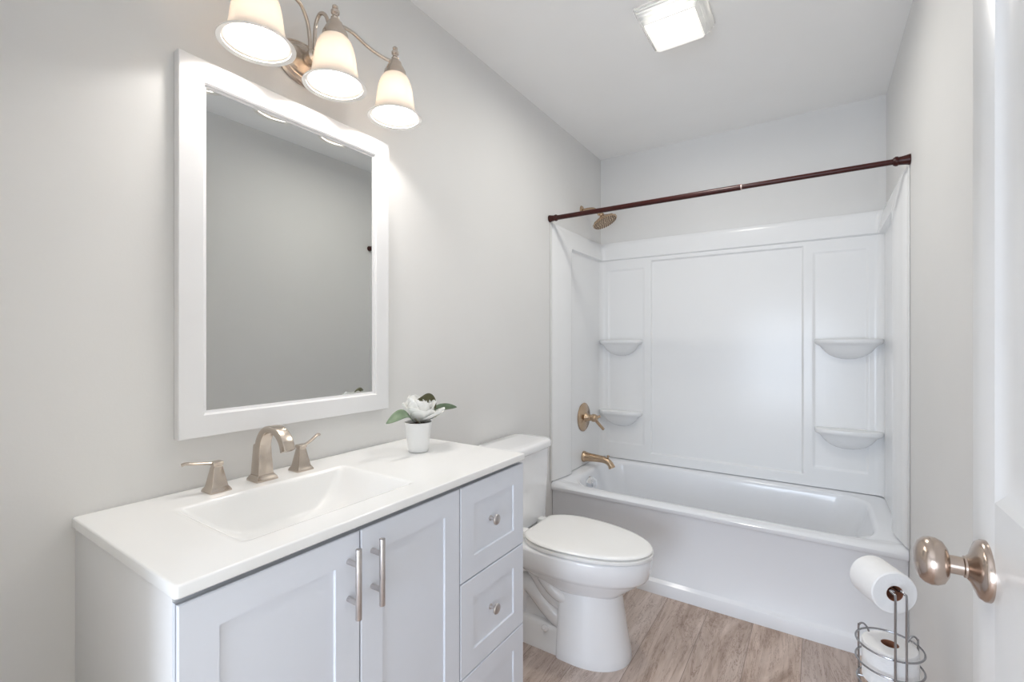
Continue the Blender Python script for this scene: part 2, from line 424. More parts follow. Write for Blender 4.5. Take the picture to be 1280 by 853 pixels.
# ------------------------------------------------------------------ shower wall surround (one moulded U)
def make_surround():
    t = thing('shower_surround', (W / 2, D, 0.452), 'glossy white moulded shower wall panels standing on the bathtub rim', 'shower surround')
    z0, z1 = 0.4555, 1.885
    rc = 0.055; y0 = TY + 0.002
    e = 0.001
    Ls = D - rc - y0; La = rc * PI / 2; Lb = W - 2 * rc
    tot = 2 * Ls + 2 * La + Lb
    def plan(s):
        """point on the wall line and inward normal"""
        if s <= Ls: return Vector((e, y0 + s, 0)), Vector((1, 0, 0))
        s -= Ls
        if s <= La:
            a = s / rc; return Vector((rc - (rc - e) * math.cos(a), D - rc + (rc - e) * math.sin(a), 0)), Vector((math.cos(a), -math.sin(a), 0))
        s -= La
        if s <= Lb: return Vector((rc + s, D - e, 0)), Vector((0, -1, 0))
        s -= Lb
        if s <= La:
            a = s / rc; return Vector((W - rc + (rc - e) * math.sin(a), D - rc + (rc - e) * math.cos(a), 0)), Vector((-math.sin(a), -math.cos(a), 0))
        s -= La
        return Vector((W - e, D - rc - s, 0)), Vector((-1, 0, 0))
    xa, xb = 0.352, 1.170           # centre field on the back wall
    sa, sb = Ls + La + xa - rc, Ls + La + xb - rc
    c0, c1 = 0.205, 0.235           # width of the front columns on the side walls
    def step(x, a, w=0.010): return sm(a - w / 2, a + w / 2, x)
    def thick(s, z):
        ts = min(s, tot - s)                      # distance from the front edge
        base = 0.010
        # top rail: sloping, thickest at its lower edge
        onback = sm(Ls, Ls + La, s) * (1 - sm(tot - Ls - La, tot - Ls, s))
        rail = 0.010 + (0.022 * (1 - (z - 1.768) / 0.117 * (0.80 - 0.74 * onback))) * step(z, 1.768, 0.012) if z > 1.75 else 0
        # front column: sloping back to its inner edge (thick towards the tub, thin at the front)
        colm = (0.012 + 0.020 * sm(0.0, 0.16, ts)) * (1 - step(ts, c0, 0.022)) if ts < c1 + 0.02 else 0
        if z >= 1.760 and ts < c0: h = min(0.010 + 0.022 * (1 - (z - 1.760) / 0.125 * 0.80), 0.012 + 0.020 * sm(0.0, 0.16, ts))
        else: h = max(base, rail, colm)
        if sa - 0.2 < s < sb + 0.2:
            inside = step(s, sa) * (1 - step(s, sb)) * step(z, 0.515) * (1 - step(z, 1.742))
        else: inside = 0
        if z < 1.768: h = max(h, 0.010 + 0.012 * onback * (1 - inside) * (1 - step(z, 1.768, 0.012)))
        # shallow corner niches beside the centre field
        for (na, nb) in ((Ls + La + 0.012, sa - 0.05), (sb + 0.05, tot - Ls - La - 0.022)):
            n_ = step(s, na, 0.016) * (1 - step(s, nb, 0.016)) * step(z, 0.56, 0.016) * (1 - step(z, 1.70, 0.016))
            if z < 1.75: h -= 0.005 * n_
        return h
    ss = set()
    def span(a, b, n):
        for i in range(n + 1): ss.add(round(a + (b - a) * i / n, 5))
    span(0, 0.012, 2); span(0.012, 0.17, 4); span(c0 - 0.02, c0 + 0.02, 8); span(c1, Ls, 4); span(Ls, Ls + La, 8)
    span(Ls + La, Ls + La + 0.03, 8); span(sa - 0.065, sa - 0.035, 8); span(sa - 0.008, sa + 0.008, 8); span(sa, sb, 10)
    for s in list(ss): ss.add(round(tot - s, 5))
    span(tot - Ls - La - 0.035, tot - Ls - La, 8); span(sb - 0.008, sb + 0.008, 8); span(sb + 0.035, sb + 0.065, 8)
    ss = sorted(ss); ss = [s for i, s in enumerate(ss) if i == 0 or s - ss[i - 1] > 4e-4]
    zs = set()
    def zspan(a, b, n):
        for i in range(n + 1): zs.add(round(a + (b - a) * i / n, 5))
    zspan(z0, 0.50, 2); zspan(0.507, 0.523, 8); zspan(0.55, 0.572, 8); zspan(0.572, 1.69, 10); zspan(1.69, 1.71, 8); zspan(1.734, 1.75, 8); zspan(1.756, 1.780, 10); zspan(1.78, z1 - 0.006, 5)
    zs = sorted(zs)
    rings = []
    for s in ss:
        p, n = plan(s); ring = []
        ef = sm(0, 0.012, min(s, tot - s))
        for z in zs: ring.append(p + n * (thick(s, z) * (0.55 + 0.45 * ef)) + Vector((0, 0, z)))
        ring.append(p + n * (thick(s, z1 - 0.006) - 0.004) + Vector((0, 0, z1)))
        ring.append(p + Vector((0, 0, z1))); ring.append(p + Vector((0, 0, z0)))
        rings.append(ring)
    MB().loft(rings, True, True, True).build('wall_panel', M['acrylic'], t, smooth=50)
    # moulded corner shelves: rounded front, belly underneath
    def shelf(xw, sgn, z, L, dep):
        yb = D - 0.012
        rings = []
        prof = [(0.93, 0.0), (0.985, -0.003), (1.0, -0.009), (0.995, -0.017), (0.96, -0.024), (0.90, -0.028), (0.83, -0.038), (0.76, -0.052), (0.66, -0.070), (0.52, -0.086), (0.36, -0.097), (0.18, -0.104), (0.03, -0.106)]
        for k, dz in prof:
            ring = []
            for i in range(25):
                u = i / 24
                a = PI * u
                x = L / 2 - L / 2 * math.copysign(abs(math.cos(a)) ** 0.75, math.cos(a)) * (k if dz < -0.03 else 0.5 + 0.5 * k)
                y = dep * (math.sin(a) ** 0.5) * k
                ring.append((xw + sgn * x, yb - y, z + dz))
            rings.append(ring)
        mb = MB().loft(rings, True, True, True)
        return mb.build('shelf', M['acrylic'], t, smooth=45)
    shelf(0.012, 1, 1.240, 0.285, 0.088); shelf(0.012, 1, 0.775, 0.285, 0.088)
    shelf(W - 0.012, -1, 1.243, 0.290, 0.092); shelf(W - 0.012, -1, 0.778, 0.290, 0.092)
    for x0_, x1_ in ((0.0006, 0.0075), (W - 0.0075, W - 0.0006)):
        MB().box(x0_, x1_, TY - 0.012, TY + 0.0015, 0.455, 1.882, 0.002).build('edge_strip', M['caulk'], t)
make_surround()

# ------------------------------------------------------------------ curtain rod, shower fittings
def make_rod():
    y, z = 2.149, 1.907
    t = thing('shower_curtain_rod', (W / 2, y, z), 'dark reddish bronze tension rod spanning the tub alcove', 'curtain rod')
    MB().lathe([(0.0128, 0.02), (0.0128, 0.958)], (0, y, z), (1, 0, 0), 20, True).build('outer_tube', M['rod'], t)
    MB().lathe([(0.0106, 0.93), (0.0106, W - 0.02)], (0, y, z), (1, 0, 0), 20, True).build('inner_tube', M['rod'], t)
    MB().lathe([(0.0132, 0.955), (0.0132, 0.960)], (0, y, z), (1, 0, 0), 20, True).build('seam_ring', M['rod_ring'], t)
    for x, s in ((0.001, 1), (W - 0.001, -1)):
        MB().lathe([(0.0, 0), (0.0195, 0), (0.0195, 0.004), (0.0175, 0.012), (0.0155, 0.026), (0.0150, 0.034), (0.0175, 0.036), (0.0180, 0.042), (0.0160, 0.046), (0.0130, 0.050), (0.0, 0.050)], (x, y, z), (s, 0, 0), 24).build('end_cup', M['rod'], t)
make_rod()

SX = 0.0115                                # face of the side panel
def make_shower():
    y = 2.57
    t = thing('overhead_shower', (0, y, 2.045), 'champagne bronze shower head on a bent arm above the wall panels', 'shower head')
    MB().lathe([(0.0, 0.010), (0.016, 0.010), (0.026, 0.007), (0.031, 0.0005), (0.0, 0.0005)], (0, y, 2.052), (1, 0, 0), 28).build('flange', M['bronze'], t)
    arm = crv([(0.002, y, 2.052), (0.045, y, 2.054), (0.080, y, 2.049), (0.106, y, 2.028), (0.118, y, 2.008)], 8)
    MB().tube(arm, 0.0095, 14).build('shower_arm', M['bronze'], t)
    nrm = Vector((0.42, 0, -0.907)); c = Vector((0.155, y, 1.958))
    b = c - nrm * 0.062
    hd = MB().lathe([(0.0, 0.0), (0.013, 0.0), (0.016, 0.008), (0.013, 0.015), (0.017, 0.021), (0.030, 0.030), (0.050, 0.041), (0.068, 0.050), (0.076, 0.056), (0.0775, 0.061), (0.074, 0.065), (0.0, 0.066)], b, nrm, 40)
    for k in range(14):
        a = 2 * PI * k / 14
        q = Vector((0, 0, 1)).rotation_difference(nrm)
        pts = [b + q @ Vector((r * math.cos(a), r * math.sin(a), h)) for r, h in ((0.018, 0.021), (0.031, 0.030), (0.051, 0.0405), (0.069, 0.0495), (0.0765, 0.056))]
        hd.tube(pts, 0.0022, 6)
    nz = MB()
    for rr, nn in ((0.014, 6), (0.028, 12), (0.042, 18), (0.056, 24), (0.067, 30)):
        for k in range(nn):
            a = 2 * PI * k / nn
            nz.lathe([(0.0030, 0.0650), (0.0022, 0.069), (0.0, 0.069)], b + q @ Vector((rr * math.cos(a), rr * math.sin(a), 0)), nrm, 6)
    sh_ = hd.build('spray_head', M['bronze'], t)
    nz.build('nozzles', M['nozzle'], sh_)

    t = thing('shower_valve', (SX, y, 0.755), 'round champagne bronze shower valve with lever between tub spout and shelves', 'shower valve')
    MB().lathe([(0.0, 0.0), (0.088, 0.0), (0.089, 0.004), (0.084, 0.008), (0.066, 0.0095), (0.062, 0.012), (0.040, 0.013), (0.034, 0.017), (0.0, 0.017)], (SX, y, 0.755), (1, 0, 0), 48).build('escutcheon', M['bronze'], t)
    MB().lathe([(0.0, 0.016), (0.030, 0.016), (0.028, 0.024), (0.021, 0.034), (0.0195, 0.058), (0.024, 0.062), (0.024, 0.080), (0.020, 0.088), (0.011, 0.094), (0.0, 0.095)], (SX, y, 0.755), (1, 0, 0), 32).build('hub', M['bronze'], t)
    lv = MB().tube(crv([(SX + 0.076, y, 0.752), (SX + 0.088, y + 0.012, 0.728), (SX + 0.105, y + 0.024, 0.704), (SX + 0.116, y + 0.030, 0.690)], 6), lambda u: 0.0105 - 0.002 * u, 12)
    lv.ball((SX + 0.117, y + 0.031, 0.688), 0.0092)
    lv.tube([(SX + 0.080, y, 0.757), (SX + 0.108, y + 0.012, 0.768)], lambda u: 0.010 - 0.002 * u, 12)
    lv.build('lever', M['bronze'], t)

    zs_ = 0.508
    t = thing('tub_spout', (SX, y, zs_), 'champagne bronze tub spout with diverter knob on the tub end wall', 'tub spout')
    path = crv([(SX, y, zs_), (SX + 0.03, y, zs_), (SX + 0.08, y, zs_), (SX + 0.130, y, zs_ - 0.002), (SX + 0.160, y, zs_ - 0.010), (SX + 0.178, y, zs_ - 0.026), (SX + 0.188, y, zs_ - 0.046)], 7)
    def rad(u):
        pts = [(0, 0.034), (0.05, 0.034), (0.10, 0.030), (0.25, 0.0245), (0.5, 0.0205), (0.75, 0.0185), (0.9, 0.0185), (0.96, 0.0205), (1.0, 0.021)]
        for (a, b), (c, d) in zip(pts, pts[1:]):
            if u <= c: return b + (d - b) * (u - a) / (c - a)
        return pts[-1][1]
    MB().tube(path, rad, 28).build('spout_body', M['bronze'], t)
    MB().lathe([(0.004, 0.0), (0.004, 0.014), (0.0075, 0.016), (0.0085, 0.021), (0.006, 0.026), (0.0, 0.027)], (SX + 0.163, y, zs_ + 0.002), n=16).build('diverter_knob', M['bronze'], t)
make_shower()

# ------------------------------------------------------------------ toilet
def make_toilet():
    yc = 1.632
    t = thing('toilet', (0.4, yc, 0), 'white two-piece toilet with closed lid between vanity and bathtub', 'toilet')
    NT = 56
    def egg(xb, xf, w, z, nb=2.6, nf=2.0, split=0.42):
        xc = xb + (xf - xb) * split; out = []
        for i in range(NT):
            a = 2 * PI * i / NT; c, s = math.cos(a), math.sin(a)
            e = nf if c >= 0 else nb
            x = xc + ((xf - xc) if c >= 0 else (xc - xb)) * math.copysign(abs(c) ** (2 / e), c)
            y = w * math.copysign(abs(s) ** (2 / e), s)
            out.append((x, yc + y, z))
        return out
    b = MB()
    b.loft([egg(.13, .705, .170, .4145, 3), egg(.122, .714, .178, .411, 3), egg(.120, .717, .181, .403, 3), egg(.121, .714, .179, .37, 3), egg(.126, .707, .174, .338, 3),
            egg(.132, .700, .169, .327, 3), egg(.142, .687, .160, .320, 3), egg(.155, .676, .153, .310, 3), egg(.19, .655, .141, .292, 2.8), egg(.24, .628, .128, .272), egg(.30, .605, .112, .25), egg(.36, .57, .08, .235)])
    # smooth pedestal column under the front of the bowl
    b.loft([egg(.380, .592, .105, .30, 9, 2.1, .3), egg(.380, .596, .113, .27, 9, 2.1, .3), egg(.379, .604, .120, .20, 9, 2.1, .3), egg(.378, .618, .129, .11, 9, 2.1, .3), egg(.377, .633, .137, .03, 9, 2.1, .3), egg(.377, .637, .139, .004, 9, 2.1, .3), egg(.377, .636, .138, .0, 9, 2.1, .3)])
    # narrow rear body and foot
    b.loft([egg(.10, .42, .092, .405, 5, 5, .5), egg(.11, .42, .080, .33, 5, 5, .5), egg(.12, .42, .070, .22, 5, 5, .5), egg(.12, .42, .074, .09, 5, 5, .5), egg(.12, .42, .074, 0.0, 5, 5, .5)])
    b.loft([egg(.085, .43, .092, .094, 6, 8, .5), egg(.078, .43, .101, .088, 6, 8, .5), egg(.075, .43, .106, .075, 6, 8, .5), egg(.070, .43, .119, .022, 6, 8, .5), egg(.068, .43, .125, .012, 6, 8, .5), egg(.068, .43, .126, .0, 6, 8, .5)])
    # trapway relief on both sides
    for s in (-1, 1):
        b.tube(crv([(.17, yc + s * .070, .375), (.225, yc + s * .074, .335), (.275, yc + s * .072, .275), (.325, yc + s * .072, .215), (.40, yc + s * .068, .185), (.45, yc + s * .05, .18)], 7), lambda u: .040 - .004 * u, 18)
        b.tube(crv([(.43, yc + s * .06, .115), (.375, yc + s * .066, .118), (.325, yc + s * .070, .150), (.275, yc + s * .072, .195), (.228, yc + s * .072, .225), (.19, yc + s * .068, .19), (.175, yc + s * .062, .12), (.17, yc + s * .055, .05)], 7), .041, 18)
        b.tube(crv([(.30, yc + s * .10, .318), (.33, yc + s * .104, .275), (.385, yc + s * .098, .232), (.45, yc + s * .07, .215)], 7), .030, 16)
    b.build('bowl', M['porcelain'], t, smooth=50)
    for s in (-1, 1):
        MB().lathe([(0.0, .022), (.006, .0215), (.0105, .017), (.012, .008), (.0125, 0)], (.325, yc + s * .107, .078), (0, s * 0.8, 0.6), 18).build('bolt_cap', M['porcelain'], t)
    # tank: tapered, bowed front
    def tk(z, xf, w, r):
        out = []
        for p in rrect(.012, xf, yc - w, yc + w, r, z, 8, 8):
            bow = .010 * (1 - ((p.y - yc) / w) ** 2) if p.x > .1 else 0
            out.append((p.x + bow, p.y, p.z))
        return out
    MB().loft([tk(.418, .170, .150, .030), tk(.421, .180, .160, .034), tk(.430, .184, .164, .036), tk(.60, .190, .171, .038), tk(.745, .194, .176, .040)]).build('tank', M['porcelain'], t, smooth=50)
    MB().loft([tk(.744, .196, .178, .042), tk(.746, .204, .186, .046), tk(.752, .207, .189, .048), tk(.770, .206, .188, .048), tk(.778, .201, .184, .046), tk(.781, .190, .174, .040), tk(.782, .16, .15, .03)]).build('tank_lid', M['porcelain'], t, smooth=50)
    MB().box(.06, .16, yc - .09, yc + .09, .40, .42, .004).build('tank_gasket', M['dark'], t)
    # seat ring and lid
    def sg(d, z): return [(max(x, .226 + d), y, zz) for x, y, zz in egg(.190 + d, .722 - d, .1815 - d, z, 2.2, 2.05, .36)]
    MB().loft([sg(.008, .4150), sg(.001, .4180), sg(0, .423), sg(.001, .4285), sg(.008, .4305)]).build('seat', M['seat'], t, smooth=50)
    def lg(d, z): return [(max(x, .222 + d), y, zz) for x, y, zz in egg(.190 + d, .719 - d, .1795 - d, z, 2.2, 2.05, .36)]
    MB().loft([lg(.010, .4325), lg(.002, .4345), lg(0, .4385), lg(.003, .4430), lg(.009, .4455), lg(.022, .4470), lg(.06, .4482), lg(.12, .4486)]).build('seat_lid', M['seat'], t, smooth=50)
    for s in (-1, 1):
        MB().box(.188, .222, yc + s * .075 - .020, yc + s * .075 + .020, .411, .440, .006, 3).build('hinge', M['seat'], t)
make_toilet()

# ------------------------------------------------------------------ vanity
VY0, VY1, VX, VZ = 0.1865, 1.128, 0.4756, 0.8826
def make_vanity():
    t = thing('vanity_cabinet', (0.23, (VY0 + VY1) / 2, 0), 'white shaker vanity cabinet with two doors and three drawers', 'vanity')
    xf = 0.450; a, b = VY0 + 0.006, VY1 - 0.002; zt = VZ - 0.0205
    bd = MB().box(0.001, xf, a, a + 0.016, 0.0, zt, 0.001).box(0.001, xf, b - 0.016, b, 0.0, zt, 0.001)
    bd.box(0.001, xf - 0.05, a + 0.016, b - 0.016, 0.09, 0.105).box(xf - 0.066, xf - 0.05, a + 0.016, b - 0.016, 0.0, 0.09)
    bd.box(0.001, 0.013, a + 0.016, b - 0.016, 0.105, zt)
    bd.box(xf - 0.02, xf, a + 0.016, b - 0.016, zt - 0.05, zt).box(xf - 0.02, xf, a + 0.016, b - 0.016, 0.09, 0.12)
    bd.box(xf - 0.02, xf, 0.795, 0.845, 0.12, zt - 0.05)
    bd.build('carcass', M['carcass'], t, smooth=25)
    X0, X1 = 0.4515, 0.4695
    def front(name, y0, y1, z0, z1, fr, dep=0.0045):
        mb = MB().box(X0, X1 - dep - 0.002, y0, y1, z0, z1)
        o = 0.0018
        R = lambda i, x: [(x, y0 + i, z0 + i), (x, y1 - i, z0 + i), (x, y1 - i, z1 - i), (x, y0 + i, z1 - i)]
        mb.loft([R(0, X1 - dep - 0.004), R(0, X1 - o), R(o, X1), R(fr, X1), R(fr + 0.0018, X1 - dep), R(fr + 0.02, X1 - dep)], True, False, True)
        return mb.build(name, M['cabinet'], t, smooth=20)
    zd = 0.8515
    d1 = front('door', a, 0.5085, 0.105, zd, 0.0555)
    d2 = front('door', 0.5115, 0.8185, 0.105, zd, 0.0555)
    def bar(door, y):
        h = MB().lathe([(0.0, 0), (0.0058, 0), (0.006, 0.0006), (0.006, 0.1344), (0.0058, 0.135), (0.0, 0.135)], (X1 + 0.031, y, 0.697), n=20)
        for z in (0.7275, 0.8005): h.lathe([(0.0052, 0), (0.0052, 0.031)], (X1, y, z), (1, 0, 0), 16, True)
        h.build('handle', M['bar'], door)
    bar(d1, 0.4815); bar(d2, 0.5390)
    zz = [(0.604, zd), (0.355, 0.601), (0.105, 0.352)]
    for z0, z1 in zz:
        dr = front('drawer', 0.8225, b, z0, z1, 0.0545)
        yk, zk = (0.8225 + b) / 2 - 0.016, (z0 + z1) / 2 + 0.005
        MB().lathe([(0.0, 0), (0.0075, 0), (0.0075, 0.002), (0.0048, 0.004), (0.0046, 0.013), (0.0080, 0.0165), (0.0138, 0.0195), (0.0150, 0.0225), (0.0130, 0.0255), (0.006, 0.0275), (0.0, 0.028)], (X1 - 0.0045, yk, zk), (1, 0, 0), 24).build('knob', M['bar'], dr)
make_vanity()

def make_top():
    t = thing('sink_countertop', (0.24, (VY0 + VY1) / 2, VZ), 'white vanity top with moulded rectangular sink on the shaker cabinet', 'countertop')
    zb = VZ - 0.020
    O = lambda d, z: rrect(0.001 + d, VX - d, VY0 + d, VY1 - d, 0.006, z, 5, 8)
    bx0, bx1, by0, by1 = 0.124, 0.402, 0.316, 0.722
    def Bn(z, l, rr, fr, bk, r): return rrect(bx0 + bk, bx1 - fr, by0 + l, by1 - rr, r, z, 5, 8)
    rings = [O(0.002, zb), O(0, zb + 0.002), O(0, VZ - 0.003), O(0.001, VZ - 0.001), O(0.003, VZ), O(0.006, VZ),
             Bn(VZ, -0.010, -0.010, -0.010, -0.010, 0.018), Bn(VZ, -0.004, -0.004, -0.004, -0.004, 0.016), Bn(VZ - 0.0008, 0.0, 0.0, 0.0, 0.0, 0.016), Bn(VZ - 0.004, 0.004, 0.004, 0.003, 0.003, 0.016), Bn(VZ - 0.012, 0.012, 0.011, 0.006, 0.006, 0.018),
             Bn(VZ - 0.055, 0.055, 0.045, 0.018, 0.016, 0.022), Bn(VZ - 0.082, 0.095, 0.080, 0.026, 0.024, 0.026), Bn(VZ - 0.092, 0.125, 0.11, 0.036, 0.034, 0.026), Bn(VZ - 0.096, 0.15, 0.14, 0.06, 0.06, 0.02)]
    MB().loft(rings, True, False, True).build('counter_slab', M['top'], t, smooth=40)
    MB().lathe([(0.0, 0.004), (0.014, 0.004), (0.020, 0.002), (0.022, -0.001)], (0.255, 0.52, VZ - 0.0955), n=24).build('sink_drain', M['nickel'], t)
make_top()

def make_faucet():
    t = thing('sink_faucet', (0.067, 0.53, VZ), 'brushed nickel widespread sink faucet with arched spout and two levers', 'faucet')
    def pyr(mb, x, y, levels):
        rings = []
        for z, hx, hy in levels:
            rings.append(rrect(x - hx, x + hx, y - hy, y + hy, 0.0016, VZ + z, 2, 1))
        return mb.loft(rings)
    # spout body: square plinth, tapering tower and square gooseneck
    y = 0.530; x = 0.066
    mb = MB()
    pyr(mb, x, y, [(0.0, .0255, .0270), (0.004, .0255, .0270), (0.008, .0235, .025), (0.013, .0200, .0215), (0.015, .0195, .0205)])
    pyr(mb, x - 0.001, y, [(0.0145, .0190, .0195), (0.040, .0175, .0180), (0.085, .0150, .0155), (0.0895, .0142, .0148)])
    mb.build('spout_base', M['nickel'], t, smooth=25)
    path = crv([(x + .001, y, VZ + 0.030), (x + .001, y, VZ + 0.072), (x + .008, y, VZ + 0.103), (x + .028, y, VZ + 0.126), (x + .056, y, VZ + 0.1335), (x + .084, y, VZ + 0.126), (x + .104, y, VZ + 0.108), (x + .114, y, VZ + 0.086)], 8)
    def sec(i, u):
        wd_ = .0150 - .0010 * u                       # half width along y
        tk_ = .0085 + .0085 * max(0, 1 - u * 2.2) + .003 * max(0, u - .6) / .4
        r = .003
        pts = []
        for cx, cy, a0 in ((tk_ - r, wd_ - r, 0), (-tk_ + r, wd_ - r, PI / 2), (-tk_ + r, -wd_ + r, PI), (tk_ - r, -wd_ + r, 1.5 * PI)):
            for k in range(4): pts.append((cx + r * math.cos(a0 + k * PI / 6), cy + r * math.sin(a0 + k * PI / 6)))
        return pts
    MB().sweep(path, sec, up=(1, 0, 0)).build('spout_arch', M['nickel'], t, smooth=35)
    rod_ = MB().lathe([(0.0022, 0), (0.0022, 0.018), (0.0045, 0.019), (0.0045, 0.027), (0.0, 0.028)], (x - .012, y, VZ + 0.086), n=12, caps=True)
    rod_.build('lift_rod', M['nickel'], t)
    for y, s in ((0.4235, -1), (0.6345, 1)):
        h = MB()
        pyr(h, x, y, [(0.0, .0235, .0235), (0.003, .0235, .0235), (0.007, .0215, .0215), (0.012, .0180, .0180), (0.014, .0176, .0176), (0.056, .0100, .0100), (0.0575, .0090, .0090), (0.0595, .0090, .0090), (0.0605, .0108, .0108), (0.067, .0112, .0112), (0.0685, .0104, .0104)])
        hb = h.build('handle_base', M['nickel'], t, smooth=25)
        zl = VZ + 0.0645
        lift = 0.003 if s < 0 else 0.014
        lp = crv([(x, y, zl), (x - .004, y + s * .020, zl + .003), (x - .012, y + s * .042, zl + .004 + lift * .4), (x - .020, y + s * (.055 if s < 0 else .062), zl + .004 + lift), (x - .024, y + s * (.062 if s < 0 else .071), zl + .002 + lift)], 6)
        MB().sweep(lp, lambda i, u: [((.0032 + .0006 * u) * math.cos(2 * PI * j / 14), (.0062 - .0015 * u) * math.sin(2 * PI * j / 14)) for j in range(14)], up=(0, 0, 1)).build('lever', M['nickel'], hb)
make_faucet()

def make_plant():
    px, py = 0.180, 0.962
    t = thing('potted_magnolia', (px, py, VZ), 'white artificial magnolia bloom with green leaves in small white pot', 'flower pot')
    MB().lathe([(0.0, 0.001), (0.030, 0.001), (0.0325, 0.004), (0.0330, 0.012), (0.0405, 0.080), (0.0430, 0.0905), (0.0432, 0.0935), (0.0412, 0.0940), (0.0395, 0.089), (0.036, 0.078), (0.0, 0.078)], (px, py, VZ), n=40).build('pot', M['pot'], t)
    so = MB().lathe([(0.038, 0.078), (0.034, 0.086), (0.02, 0.090), (0.0, 0.091)], (px, py, VZ), n=20)
    so.build('moss', M['soil'], t)
    bc = Vector((px - 0.004, py + 0.012, VZ + 0.090))
    MB().tube(crv([(px, py, VZ + 0.08), (px - .002, py + .003, VZ + 0.095), tuple(bc + Vector((0, 0, .006)))], 5), .004, 8).build('stem', M['stem'], t)
    def petal(az, tilt, L, Wd, cup, off=0.0, curl=0.0):
        L *= 1.30; Wd *= 1.35; tilt *= 0.74
        az = math.radians(az); tl = math.radians(tilt)
        d = Vector((math.cos(az), math.sin(az), 0)); sdir = Vector((-math.sin(az), math.cos(az), 0)); up = Vector((0, 0, 1))
        def fn(u, v):
            w = Wd * (math.sin(PI * (u * 0.90 + 0.06)) ** 0.42) * (1 if u < .6 else 1 - 0.15 * ((u - .6) / .4) ** 2)
            k = (v - .5) * 2
            ang = tl + (PI / 2 - tl) * (1 - u) * 0.0
            bend = cup * u * u
            rad = L * (u * math.cos(ang) - 0.25 * bend * math.sin(ang))
            hz = L * (u * math.sin(ang) + 0.30 * bend * math.cos(ang)) - curl * L * max(0, u - .6) ** 2
            p = bc + d * (rad + off) + up * hz + sdir * (w * k)
            # cupped across
            p += (up * math.cos(ang) - d * math.sin(ang)) * (0.42 * cup * w * k * k + .002 * math.sin(7 * k + az * 3) * u)
            return p
        mb = MB().grid(fn, 10, 8)
        o = mb.build('petal', M['petal'], t, smooth=80)
        md = o.modifiers.new('thickness', 'SOLIDIFY'); md.thickness = 0.0012
        sb = o.modifiers.new('smooth', 'SUBSURF'); sb.levels = 1; sb.render_levels = 1
    for az, tl, L, Wd, cup in ((85, 14, .074, .028, .5), (35, 22, .066, .030, .7), (-30, 30, .058, .030, .8), (-85, 34, .058, .030, .9), (-140, 44, .060, .031, .9), (165, 46, .062, .032, .9), (125, 34, .064, .030, .8)):
        petal(az, tl, L, Wd, cup)
    for az, tl, L, Wd, cup in ((60, 48, .060, .028, 1.0), (0, 54, .056, .028, 1.0), (-60, 60, .058, .028, 1.0), (-120, 66, .064, .028, 1.0), (180, 66, .066, .028, 1.0), (120, 58, .062, .026, 1.0)):
        petal(az, tl, L, Wd, cup)
    for az, tl, L, Wd, cup in ((20, 74, .050, .020, 1.2), (140, 78, .052, .020, 1.2), (-100, 76, .054, .020, 1.2)):
        petal(az, tl, L, Wd, cup)
    MB().ball(tuple(bc + Vector((0, 0, .022))), .008, .008, .016, 14).build('flower_centre', M['pot'], t)
    def leaf(p0, p1, p2, w, mat, roll=0.0, side=None):
        path = crv([p0, p1, p2], 10); n = len(path)
        def fn(u, v):
            i = min(n - 1, int(round(u * (n - 1)))); p = path[i]
            tn = (path[min(i + 1, n - 1)] - path[max(i - 1, 0)]).normalized()
            sd = side - tn * side.dot(tn) if side else tn.cross(Vector((0, 0, 1)))
            sd.normalize(); up = sd.cross(tn)
            sd = sd * math.cos(roll) + up * math.sin(roll); up2 = sd.cross(tn)
            ww = w * (math.sin(PI * (0.04 + 0.95 * u ** 1.25)) ** 0.8); k = (v - .5) * 2
            return p + sd * (ww * k) + up2 * (0.22 * ww * k * k)
        o = MB().grid(fn, n - 1, 6).build('leaf', mat, t, smooth=80)
        md = o.modifiers.new('thickness', 'SOLIDIFY'); md.thickness = 0.001
    zt = VZ
    leaf((px + .002, py - .018, zt + .092), (px + .012, py - .072, zt + .128), (px + .022, py - .150, zt + .112), .0165, M['leaf'], 0.75)
    leaf((px + .018, py - .004, zt + .086), (px + .026, py - .024, zt + .098), (px + .030, py - .045, zt + .112), .010, M['leaf_dark'], 0.5)
    leaf((px - .012, py + .004, zt + .160), (px - .004, py + .046, zt + .165), (px + .004, py + .076, zt + .126), .0165, M['leaf_dark'], 0.0, Vector((-.28, -.385, -.56)))
    leaf((px - .014, py + .040, zt + .116), (px - .006, py + .105, zt + .124), (px + .004, py + .182, zt + .118), .0165, M['leaf'], 0.9)
make_plant()

# ------------------------------------------------------------------ mirror
def make_mirror():
    y0, y1, z0, z1 = 0.3623, 0.9801, 1.0043, 1.8974
    xf = 0.024
    t = thing('wall_mirror', (0, (y0 + y1) / 2, z0), 'large rectangular mirror in a flat white frame above the vanity', 'mirror')
    fw = 0.055
    R = lambda i, x: [(x, y0 + i, z0 + i), (x, y1 - i, z0 + i), (x, y1 - i, z1 - i), (x, y0 + i, z1 - i)]
    MB().loft([R(0, 0.001), R(0, xf - 0.0015), R(0.0015, xf), R(fw - 0.004, xf), R(fw, xf - 0.003), R(fw, xf - 0.008), R(fw + 0.006, xf - 0.009), R(fw + 0.006, 0.001)] , True, False, False).build('frame', M['mirror_frame'], t, smooth=25)
    i = fw + 0.004
    MB().box(0.004, 0.0125, y0 + i, y1 - i, z0 + i, z1 - i).build('mirror_glass', M['mirror'], t, smooth=0)
make_mirror()

